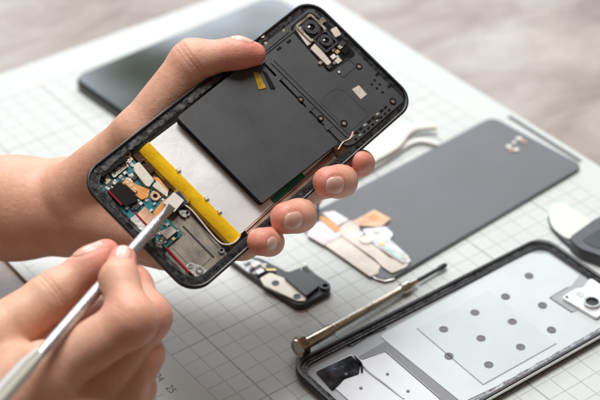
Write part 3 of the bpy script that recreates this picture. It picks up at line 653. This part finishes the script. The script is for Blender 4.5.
part('orange_flex', prism(rounded([(16.5, 39.8), (23.1, 41), (26.5, 40.7), (27.6, 37.4), (15.5, 34.5), (14.5, 38.4)], .35), BZ-.1, BZ+.7), 'orange', ph, bevel=.12)
part('orange_flex', prism(rounded([(24.2, 42.5), (28.6, 42.5), (29.4, 50), (27.8, 52), (26.6, 46)], .8), BZ+.2, BZ+.9), 'orange', ph, bevel=.12)
part('flat_flex', prism(rounded([(9.1, 43.4), (15.1, 44), (14.8, 34.5), (8.2, 33.3)], .35), BZ-.1, BZ+1.1), 'peach', ph, bevel=.15)
part('charging_port', prism(rounded([(4.2, 31), (9.4, 31), (9.6, 43.5), (4.2, 43.5)], 1.2), BZ-.2, BZ+2.6), 'shield', ph, bevel=.5)
part('red_cable', tube([(7.4, 59.5, -2.2), (7.2, 50.6, -2.0)], .42, 8), 'red', ph)
part('red_cable', tube([(9.0, 44.4, -1.7), (8.8, 38, -1.6), (8.4, 30.5, -1.8)], .42, 8), 'red', ph)
part('red_cable', tube([(8.7, 24.3, -3.6), (8.4, 17, -3.5), (8.3, 9.8, -3.6)], .6, 8), 'red', ph)
part('white_connector', prism(rounded([(11.6, 31.1), (17.2, 30), (17.6, 26.7), (11.6, 26.8)], .6), BZ-.1, BZ+1.5), 'ivory', ph, bevel=.2)
bc = part('battery_connector', prism(rounded([(21.6, 39.6), (28.8, 40.4), (29.4, 34.7), (22.3, 33.5)], .5), -2.6, -1.3), 'ivory', ph, bevel=.18)
part('connector_skirt', prism([(23.4, 33.6), (30.5, 33.2), (31.6, 39.6), (24, 40)], -3.8, -2.5), 'navy', bc)
part('battery_flex', prism(rounded([(29.5, 33), (33.0, 33), (33.2, 41), (29.5, 41)], .5), -3.4, -2.6), 'yellowdk', ph, bevel=.2)
part('end_rib', prism([(27.6, 31.8), (30.2, 31.8), (30.0, 66), (27.6, 66)], -6.2, -4.9), 'brown', ph, bevel=.2)
for y in (43, 53.5, 60):
    part('brown_tab', prism([(28, y), (31, y+.2), (31, y+5), (28, y+4.8)], -5, -3.6), 'brown', ph, bevel=.3)
part('end_groove', box(27.9, 30.8, 5.6, 31.6, -6.3, -5.7), 'lens', ph)
part('white_wire', tube(curve_pts([(28.6, 35, -3.2), (29.4, 30, -3.0), (29.2, 24, -3.4), (28.3, 15, -3.4), (28.4, 10, -3), (30.5, 7.4, -2.4), (33, 6.4, -1.4), (35.6, 6.6, -.7)], 8), .38, 8), 'whitewire', ph)
part('spring_clip', prism(rounded([(25.6, 28.6), (27.8, 31.4), (25.4, 34.0), (24.4, 31)], .5), -4.8, -3.9), 'steel', ph, bevel=.15)
# tiny surface-mounted parts
rr = random.Random(21); cnt = 0
zones = [(6, 13, 57, 65.5), (12, 25, 58.5, 62), (8, 16, 45, 51), (15.5, 24, 40.5, 48), (10, 18.6, 25, 33), (6.5, 12, 25, 30), (23.6, 27, 62, 66), (8.5, 13, 59, 66), (11, 18, 30, 35)]
for zi, (x0, x1, y0, y1) in enumerate(zones):
    for k in range(11):
        x, y = rr.uniform(x0, x1), rr.uniform(y0, y1); w, h = rr.choice(((1.1, .6), (.6, 1.1), (.8, .45), (1.5, .9), (1.6, 1.3)))
        if rr.random() < .3: w, h = h, w
        mm = rr.choice(('ivory', 'beige', 'blackgloss', 'steel', 'nickel', 'ivory', 'navy', 'gold'))
        part('chip' if w*h > 1.2 else 'capacitor', box(x-w/2, x+w/2, y-h/2, y+h/2, BZ-.1, BZ+rr.uniform(.35, .8)+cnt*.0007), mm, ph, bevel=.07)
        cnt += 1

# ------------------------------------------------------------------ metal pry tool
t = thing('pry_tool', 'thin silver pry stick with beige flat handle, held like a pencil over the circuit board', 'pry tool', (0, 0, 0))
a = Vector((-4.2, -15.9, 97.3)); b = Vector((-93.7, -63.3, 95.9)); ax = (b-a); L = ax.length; ax.normalize()
cam_dir = Vector((-0.481, -0.650, 0.588)); side = ax.cross(cam_dir).normalized(); up = side.cross(ax).normalized()
def oval(s, w, h, n=18, p=2.0):
    out = []
    for k in range(n):
        q = 2*math.pi*k/n; cx, sx = math.cos(q), math.sin(q)
        out.append(tuple(a+ax*s+side*w*math.copysign(abs(cx)**(2/p), cx)+up*h*math.copysign(abs(sx)**(2/p), sx)))
    return out
part('chisel_tip', loops([oval(-1.5, 1.9, .25, p=4), oval(1.0, 2.0, .5, p=4), oval(3.5, 1.9, 1.1, p=3), oval(7, 1.95, 1.8), oval(11, 2.3, 2.3)]), 'steel', t)
pr = [(10.5, 2.25), (12, 2.5)]
for k in range(22): pr += [(13+k*1.5, 2.5), (13.5+k*1.5, 2.62)]
pr += [(L*.62, 2.5), (L-8, 2.35), (L-1, 2.1), (L+1, 1.7)]
part('rod', loops([oval(s, r, r) for s, r in pr]), 'knurl', t)
def slab(s, w, h, c=.0): 
    p_ = a+ax*s+side*c
    k = .35
    return [tuple(p_+side*x+up*z) for x, z in ((-w, -h*.6), (-w, h*k), (-w*.45, h), (w*.85, h*.8), (w, h*.4), (w, -h*.6), (0, -h))]
part('handle', loops([slab(L-4, 1.3, 1.5), slab(L+1, 2.3, 2.0, .4), slab(L+8, 3.5, 2.3, .9), slab(L+40, 3.9, 2.4, 1.0), slab(L+75, 4.0, 2.4, 1.0)]), 'handle', t, bevel=.2)
def rail(s, c, w, z0, z1): 
    p_ = a+ax*s
    return [tuple(p_+side*x+up*z) for x, z in ((c-w, z0), (c+w, z0), (c+w, z1), (c-w, z1))]
sg = 1
part('white_edge', loops([rail(L-1, sg*1.6, .5, -.5, 1.7), rail(L+1, sg*2.2-(.0), .6, -.9, 2.1), rail(L+8, sg*3.0, .8, -1.2, 2.3), rail(L+40, sg*3.2, .9, -1.2, 2.4), rail(L+75, sg*3.3, .9, -1.2, 2.4)]), 'handlewhite', t, bevel=.2)

# ------------------------------------------------------------------ hands as one continuous surface each
def surface_net(F, org, h):
    nx, ny, nz = F.shape; s = F < 0
    c = s[:-1, :-1, :-1].astype(np.int8)
    for dx in (0, 1):
        for dy in (0, 1):
            for dz in (0, 1):
                if dx+dy+dz: c = c+s[dx:nx-1+dx, dy:ny-1+dy, dz:nz-1+dz]
    act = np.argwhere((c > 0) & (c < 8)); idx = -np.ones(c.shape, np.int32); idx[tuple(act.T)] = np.arange(len(act))
    acc = np.zeros((len(act), 3)); cn = np.zeros(len(act))
    corners = [(x, y, z) for x in (0, 1) for y in (0, 1) for z in (0, 1)]
    for a_ in corners:
        for ax_ in range(3):
            if a_[ax_]: continue
            b_ = list(a_); b_[ax_] = 1
            fa = F[tuple((act+a_).T)]; fb = F[tuple((act+b_).T)]
            m = (fa < 0) != (fb < 0); t_ = np.where(m, fa/(fa-fb+1e-12), 0)
            p_ = np.array(a_, float)+np.zeros((len(act), 3)); p_[:, ax_] += t_
            acc += p_*m[:, None]; cn += m
    V = org+(act+acc/cn[:, None])*h
    quads = []
    for ax_ in range(3):
        o1, o2 = [(1, 2), (2, 0), (0, 1)][ax_]
        sl0 = [slice(None)]*3; sl1 = [slice(None)]*3; sl0[ax_] = slice(0, -1); sl1[ax_] = slice(1, None)
        A, B = s[tuple(sl0)], s[tuple(sl1)]; e = np.argwhere(A != B)
        e = e[(e[:, o1] > 0) & (e[:, o2] > 0) & (e[:, o1] < F.shape[o1]-1) & (e[:, o2] < F.shape[o2]-1)]
        d1 = np.zeros(3, int); d1[o1] = 1; d2 = np.zeros(3, int); d2[o2] = 1
        q = np.stack([idx[tuple((e-d1-d2).T)], idx[tuple((e-d2).T)], idx[tuple(e.T)], idx[tuple((e-d1).T)]], 1)
        fl = ~A[tuple(e.T)]; q[fl] = q[fl][:, ::-1]; quads.append(q)
    return V, np.concatenate(quads)

def smin(a_, b_, k):
    h_ = np.clip(.5+.5*(b_-a_)/k, 0, 1); return b_*(1-h_)+a_*h_-k*h_*(1-h_)

def cone(P, a_, b_, ra, rb, flat=None):
    a_ = np.array(a_, float); b_ = np.array(b_, float); ba = b_-a_; pa = P-a_
    t_ = np.clip(pa@ba/(ba@ba), 0, 1); q = pa-t_[:, None]*ba
    if flat is not None:      # flat = (direction, factor): thinner along that direction
        n_ = np.array(flat[0], float); n_ /= np.linalg.norm(n_); q = q+(q@n_)[:, None]*n_*(flat[1]-1)
    return np.linalg.norm(q, axis=1)-(ra+(rb-ra)*t_)

class HandField:
    def __init__(s, groups, creases, nails, kf=.9, kb=5.):
        s.g, s.c, s.n, s.kf, s.kb = groups, creases, nails, kf, kb
    def __call__(s, P):
        base = None
        for a_, b_, ra, rb, *fl in s.g[0]:
            d = cone(P, a_, b_, ra, rb, fl[0] if fl else None); base = d if base is None else smin(base, d, 8.)
        tot = base
        for g in s.g[1:]:
            f = None
            for a_, b_, ra, rb, *fl in g:
                d = cone(P, a_, b_, ra, rb, fl[0] if fl else None); f = d if f is None else smin(f, d, 5.)
            tot = smin(tot, smin(f, base, s.kb), s.kf)
        for c_, d_, amp, rad in s.c:
            d_ = np.array(d_, float); d_ /= np.linalg.norm(d_); r_ = P-np.array(c_, float); u_ = r_@d_
            rr_ = np.linalg.norm(r_-u_[:, None]*d_, axis=1)
            m = (np.abs(u_) < 5) & (rr_ < rad)
            if m.any():
                w = np.exp(-(u_/.55)**2)+.7*np.exp(-((u_-1.7)/.5)**2)+.6*np.exp(-((u_+1.8)/.5)**2)
                tot = tot+np.where(m, amp*w*np.clip((rad-rr_)/3, 0, 1), 0)
        for n_ in s.n:
            u_, v_, w_, rr_ = nail_uv(P, n_)
            on = (w_ > -.5) & (w_ < 16)
            tot = tot+np.where(on, .30*np.exp(-(((rr_-1.03)*n_['w']/2)/.45)**2)*(u_ < .75), 0)+np.where(on & (rr_ < 1), .22, 0)
        return tot

def nail_uv(P, n_):
    c = np.array(n_['c'], float); a_ = np.array(n_['a'], float); nn = np.array(n_['n'], float); nn /= np.linalg.norm(nn)
    a_ = a_-nn*(a_@nn); a_ /= np.linalg.norm(a_); sd = np.cross(nn, a_)
    r_ = P-c; u_ = r_@a_/(n_['l']/2); v_ = r_@sd/(n_['w']/2); w_ = r_@nn
    rr_ = (np.abs(u_)**2.7+np.abs(v_)**2.6)**(1/2.6)
    return u_, v_, w_, rr_

def build_hand(name, label, groups, creases, nails, flush, h=.7, kb=5.):
    fld = HandField(groups, creases, nails, kb=kb)
    pr_ = [x for g in groups for x in g]
    lo = np.min([np.minimum(np.array(x[0])-x[2], np.array(x[1])-x[3]) for x in pr_], 0)-4
    hi = np.max([np.maximum(np.array(x[0])+x[2], np.array(x[1])+x[3]) for x in pr_], 0)+4
    K = 6; n = np.ceil((hi-lo)/(h*K)).astype(int)+1
    cg = np.stack(np.meshgrid(*[lo[i]+np.arange(n[i])*h*K for i in range(3)], indexing='ij'), -1).reshape(-1, 3)
    Fc = fld(cg).reshape(n)
    N = (n-1)*K+1; F = np.repeat(np.repeat(np.repeat(Fc, K, 0), K, 1), K, 2)
    off = K//2; F = F[off:off+N[0], off:off+N[1], off:off+N[2]]
    pad = [(0, N[i]-F.shape[i]) for i in range(3)]; F = np.pad(F, pad, mode='edge')
    near = np.argwhere(np.abs(F) < h*K*1.05+2.0)
    P = lo+near*h; out = np.empty(len(P))
    for k in range(0, len(P), 400000): out[k:k+400000] = fld(P[k:k+400000])
    F = F.astype(float); F[tuple(near.T)] = out
    V, Q = surface_net(F, lo, h)
    org = np.array(groups[0][0][0], float)
    me = bpy.data.meshes.new(name)
    me.from_pydata(((V-org)*S).tolist(), [], Q.tolist()); me.update()
    fl = np.zeros(len(V))
    for c_, r_, am in flush: fl = np.maximum(fl, am*np.exp(-(np.linalg.norm(V-np.array(c_, float), axis=1)/r_)**2))
    at = me.attributes.new('flush', 'FLOAT', 'POINT'); at.data.foreach_set('value', fl.astype(np.float32))
    me.materials.append(M['skin'])
    for p_ in me.polygons: p_.use_smooth = True
    o = bpy.data.objects.new(name, me); col.objects.link(o); o.location = Vector(org)*S
    sm = o.modifiers.new('smooth', 'SMOOTH'); sm.factor = .5; sm.iterations = 2
    o['label'] = label; o['category'] = 'hand'
    for n_ in nails:      # nails are laid on the skin
        c = np.array(n_['c'], float); nn = np.array(n_['n'], float); nn /= np.linalg.norm(nn)
        a_ = np.array(n_['a'], float); a_ = a_-nn*(a_@nn); a_ /= np.linalg.norm(a_); sd = np.cross(nn, a_)
        g = 17; U, Vv = np.meshgrid(np.linspace(-1, 1, g), np.linspace(-1, 1, g), indexing='ij')
        mxn = np.maximum(np.abs(U), np.abs(Vv)); ln = (np.abs(U)**2.6+np.abs(Vv)**2.6)**(1/2.6)+1e-9
        U2, V2 = U*mxn/ln, Vv*mxn/ln
        P0 = c+a_*(U2*n_['l']/2)[..., None]+sd*(V2*n_['w']/2)[..., None]+nn*12.; P0 = P0.reshape(-1, 3)
        for _ in range(30): P0 = P0-nn*np.clip(fld(P0), -.5, 3)[:, None]*.8
        dep = (P0-c)@nn; P0 = P0+nn*(np.clip(dep, 2., 12.)-dep)[:, None]
        rr_ = (np.abs(U2)**2.6+np.abs(V2)**2.6)**(1/2.6)
        lift = .22-.60*np.clip((rr_-.80)/.2, 0, 1)**2*(1-.75*np.clip(U2, 0, 1)**3)
        P1 = P0+nn*lift.reshape(-1, 1)+a_*(.9*np.clip(U2.reshape(-1, 1)-.6, 0, 1))
        me2 = bpy.data.meshes.new('fingernail'); fs = [(i*g+j, (i+1)*g+j, (i+1)*g+j+1, i*g+j+1) for i in range(g-1) for j in range(g-1)]
        me2.from_pydata(((P1-org)*S).tolist(), [], fs); me2.update()
        fe = np.clip((U2.ravel()-.72)/.12, 0, 1); at = me2.attributes.new('free_edge', 'FLOAT', 'POINT'); at.data.foreach_set('value', fe.astype(np.float32))
        no = link('fingernail', me2, 'nail', o)
        for p_ in me2.polygons: p_.use_smooth = True
        so = no.modifiers.new('thick', 'SOLIDIFY'); so.thickness = .0003; so.offset = -1
    return o

def sub(a_, b_): return tuple(np.array(b_, float)-np.array(a_, float))
def mid(a_, b_, t_=.5): return tuple(np.array(a_, float)*(1-t_)+np.array(b_, float)*t_)

# left hand: forearm from the left, palm behind the phone, thumb over the top edge, fingertips over the near edge
elbow = (-103.1, 166.5, 32.9); wrist = (-30.2, 85.1, 50.1); palm0 = (-8.5, 65.2, 52.6)
iM, mM, rM, pM = (47.5, 28.5, 71.5), (32.1, 22, 66.5), (16.3, 15.8, 62.8), (2.9, 10.8, 62.3)
i3, i2, i1 = (89.5, -28.3, 88.7), (93.4, -24.6, 84.2), (81, -3.3, 69)
m3, m2, m1 = (64.9, -35.8, 92.5), (77.5, -30, 84), (75.4, -5.8, 68.3)
r3, r2, r1 = (38.2, -40.7, 87.8), (51, -34.5, 79.5), (50.2, -11.7, 65.4)
p3, p2, p1 = (22.8, -43.6, 83.9), (31.7, -38.3, 75.9), (29.9, -18.6, 64.5)
tC, tM, tI, tT, tT2 = (-9.9, 57.3, 66.5), (11.9, 35.7, 101), (42.4, 34.4, 129.3), (60.4, 23.8, 132), (67.2, 21, 130.1)
base = [(elbow, wrist, 26, 23.2), (wrist, palm0, 23.2, 22), (palm0, iM, 17, 10), (palm0, mM, 18, 11), (palm0, rM, 18, 11), (palm0, pM, 20, 11), ((0.6, 49, 47.3), (15.1, 23.9, 43.3), 15, 11)]
groups = [base,
    [(iM, i1, 10, 8), (i1, i2, 7.2, 5.2), (i2, i3, 5.2, 4.9)],
    [(mM, m1, 10.5, 9), (m1, m2, 8, 6.5), (m2, m3, 6.6, 6.0), ((66.9, -36.3, 91.2), (72.3, -34.4, 88), 5.5, 6.2)],
    [(rM, r1, 10, 8.6), (r1, r2, 8, 6.5), (r2, r3, 6.6, 6.0), ((39.6, -41.1, 86.5), (46, -39, 83.5), 5.5, 6.3)],
    [(pM, p1, 9.5, 7.6), (p1, p2, 6.8, 5.2), (p2, p3, 5.3, 5.0), ((23.1, -44.6, 83.2), (28.1, -42.7, 80), 4.6, 5.0)],
    [(tC, tM, 16, 11), (tM, tI, 11, 9.4), (tI, tT, 8.9, 6.6), (tT, tT2, 6.6, 5.4)]]
crs = [(tI, sub(tM, tT), .55, 14), (mid(m1, m2, .95), sub(m1, m2), .25, 11), (mid(r1, r2, .95), sub(r1, r2), .25, 11)]
nls = [dict(c=mid(m3, m2, .02), a=(-0.937, -0.082, 0.339), n=(0.120, -0.983, 0.140), w=8.6, l=9.5),
       dict(c=mid(r3, r2, .02), a=(-0.937, -0.082, 0.339), n=(0.150, -0.974, 0.172), w=8.6, l=9.5),
       dict(c=mid(p3, p2, .08), a=(-0.835, -0.284, 0.472), n=(0.392, -0.911, 0.129), w=6.4, l=7.5),
       dict(c=mid(tT, tT2, .1), a=sub(tI, tT2), n=(0.377, 0.320, 0.869), w=11, l=11)]
fls = [(m3, 10, 1.), (r3, 10, 1.), (p3, 9, 1.), (i3, 12, .9), (m2, 13, .35), (r2, 13, .35), (tT2, 18, .95), (tI, 15, .3), (palm0, 40, .2)]
build_hand('hand', 'left hand with bare forearm, gripping the opened phone between thumb and fingers', groups, crs, nls, fls)

# right hand: pencil grip on the tool, fingers curled under, wrist out of view
I3, I2, I1, IM = (-39.8, -35.7, 99.1), (-48.5, -47.1, 99.7), (-54.6, -66, 94.3), (-89.5, -54.7, 76.5)
M3, M2, M1, MM = (-33.9, -25.2, 84.9), (-36.5, -36.3, 84.2), (-41.5, -55.6, 82.5), (-81.7, -64.6, 60.1)
R3, R2, R1, RM = (-44, -29.2, 65.5), (-44.8, -40.6, 69.2), (-48.1, -59.7, 69.1), (-74.4, -71.7, 51.4)
P3, P2, P1, PM = (-56.2, -32.2, 59), (-53.5, -43.8, 58.6), (-54.2, -63.4, 56.6), (-75.1, -74.9, 40.5)
T3, T2, T1, T0 = (-39.5, -21.3, 93.1), (-47, -22.3, 91), (-66.8, -22.6, 84.6), (-98.6, -24, 77.6)
TC = (-131.5, -29.2, 55.1); WR = (-153.1, -54.5, 36.7); EL = (-262.3, -85.6, 15)
base = [(EL, WR, 30, 26), (WR, IM, 24, 12), (WR, MM, 24, 12), (WR, RM, 22, 13), (WR, PM, 20, 12), (WR, TC, 24, 18), (TC, IM, 14, 11), (T0, (-92.3, -45.9, 65.2), 11, 12), ((-80.6, -26.6, 58.8), (-46.6, -24.7, 61.5), 14, 11)]
groups = [base,
    [(IM, I1, 11, 9.6), (I1, I2, 9.2, 7.2), (I2, I3, 7.1, 5.7)],
    [(MM, M1, 11, 9.2), (M1, M2, 8.6, 7.2), (M2, M3, 7.2, 6.2)],
    [(RM, R1, 12, 8.4), (R1, R2, 8.2, 7.2), (R2, R3, 7.2, 6.2)],
    [(PM, P1, 10.5, 7.6), (P1, P2, 7.2, 6.2), (P2, P3, 6.2, 5.6)],
    [(TC, T0, 17, 12), (T0, T1, 12, 9.4), (T1, T2, 9.2, 7.4), (T2, T3, 7.4, 5.9)]]
crs = [(T1, sub(T0, T2), .6, 13), (I1, sub(IM, I2), .32, 14), (mid(I2, I1, .1), sub(I3, I1), .22, 10), (M1, sub(MM, M2), .35, 12)]
nls = [dict(c=mid(I3, I2, .05), a=sub(I2, I3), n=(-0.151, -0.383, 0.911), w=7.6, l=9),
       dict(c=mid(T3, T2, .45), a=sub(T1, T3), n=(-0.582, 0.416, 0.699), w=11, l=12)]
fls = [(I3, 13, .95), (T3, 15, .95), (M3, 10, .7), (I1, 15, .45), (M1, 14, .45), (R1, 13, .35), (P1, 12, .35)]
build_hand('hand', 'right hand in the lower left, pinching the silver pry stick', groups, crs, nls, fls, kb=3.6)

# ------------------------------------------------------------------ camera
cd = bpy.data.cameras.new('camera'); cam = bpy.data.objects.new('camera', cd); col.objects.link(cam); scene.camera = cam
cd.sensor_width = 36; cd.sensor_fit = 'HORIZONTAL'; cd.lens = 1550.165*36/600; cd.clip_start = .02; cd.clip_end = 50
Rc = Matrix(((0.80014, -0.599745, -0.009044), (-0.358568, -0.466181, -0.808767), (0.480838, 0.65037, -0.588059)))
Rb = Matrix((Rc[0], -Rc[1], -Rc[2])).transposed()
cam.matrix_world = Matrix.Translation(Vector((-276.44, -477.48, 488.3))*S) @ Rb.to_4x4()
cd.dof.use_dof = True; cd.dof.focus_distance = .688; cd.dof.aperture_fstop = 7.8; cd.dof.aperture_blades = 7

# ------------------------------------------------------------------ light: a big window behind and to the right, room bounce
def area(name, loc, target, sx, sy, power, color):
    l = bpy.data.lights.new(name, 'AREA'); l.shape = 'RECTANGLE'; l.size = sx; l.size_y = sy; l.energy = power; l.color = color
    o = bpy.data.objects.new(name, l); col.objects.link(o); o.location = loc
    o.rotation_euler = (Vector(target)-Vector(loc)).to_track_quat('-Z', 'Y').to_euler(); return o
wl = area('window_light', (.90, 1.35, .80), (.1, .05, 0), 1.8, .7, 16.5, (.93, .97, 1.))
# what stands outside the window: bright sky with darker trees across it
wl.data.use_nodes = True; ln = wl.data.node_tree; em = ln.nodes['Emission']
gm = nd(ln, 'ShaderNodeNewGeometry'); tx = nd(ln, 'ShaderNodeTexNoise', Scale=4.5, Detail=4.); ln.links.new(gm.outputs['Parametric'], tx.inputs['Vector'])
lr = nd(ln, 'ShaderNodeValToRGB'); le = lr.color_ramp.elements
le[0].position = .42; le[0].color = (.16, .19, .13, 1); le[1].position = .55; le[1].color = (1.5, 1.58, 1.7, 1)
ln.links.new(tx.outputs['Fac'], lr.inputs[0]); ln.links.new(lr.outputs[0], em.inputs['Color'])
area('overhead_light', (.24, .34, 1.30), (.08, .03, .02), .75, .65, 21, (1., .985, .96))
w = bpy.data.worlds.new('World'); scene.world = w; w.use_nodes = True
nt = w.node_tree; bg = nt.nodes['Background']; bg.inputs[1].default_value = .155
tc = nd(nt, 'ShaderNodeTexCoord'); no = nd(nt, 'ShaderNodeTexNoise', Scale=2.2, Detail=3.)
nt.links.new(tc.outputs['Generated'], no.inputs['Vector'])
rp = nd(nt, 'ShaderNodeValToRGB'); e = rp.color_ramp.elements
e[0].position = .38; e[0].color = (.55, .36, .25, 1); e[1].position = .62; e[1].color = (1.35, 1.06, .86, 1)
nt.links.new(no.outputs['Fac'], rp.inputs[0]); nt.links.new(rp.outputs[0], bg.inputs[0])
scene.view_settings.view_transform = 'Standard'; scene.view_settings.look = 'None'; scene.view_settings.exposure = .12; scene.view_settings.gamma = 1
scene.cycles.use_denoising = True
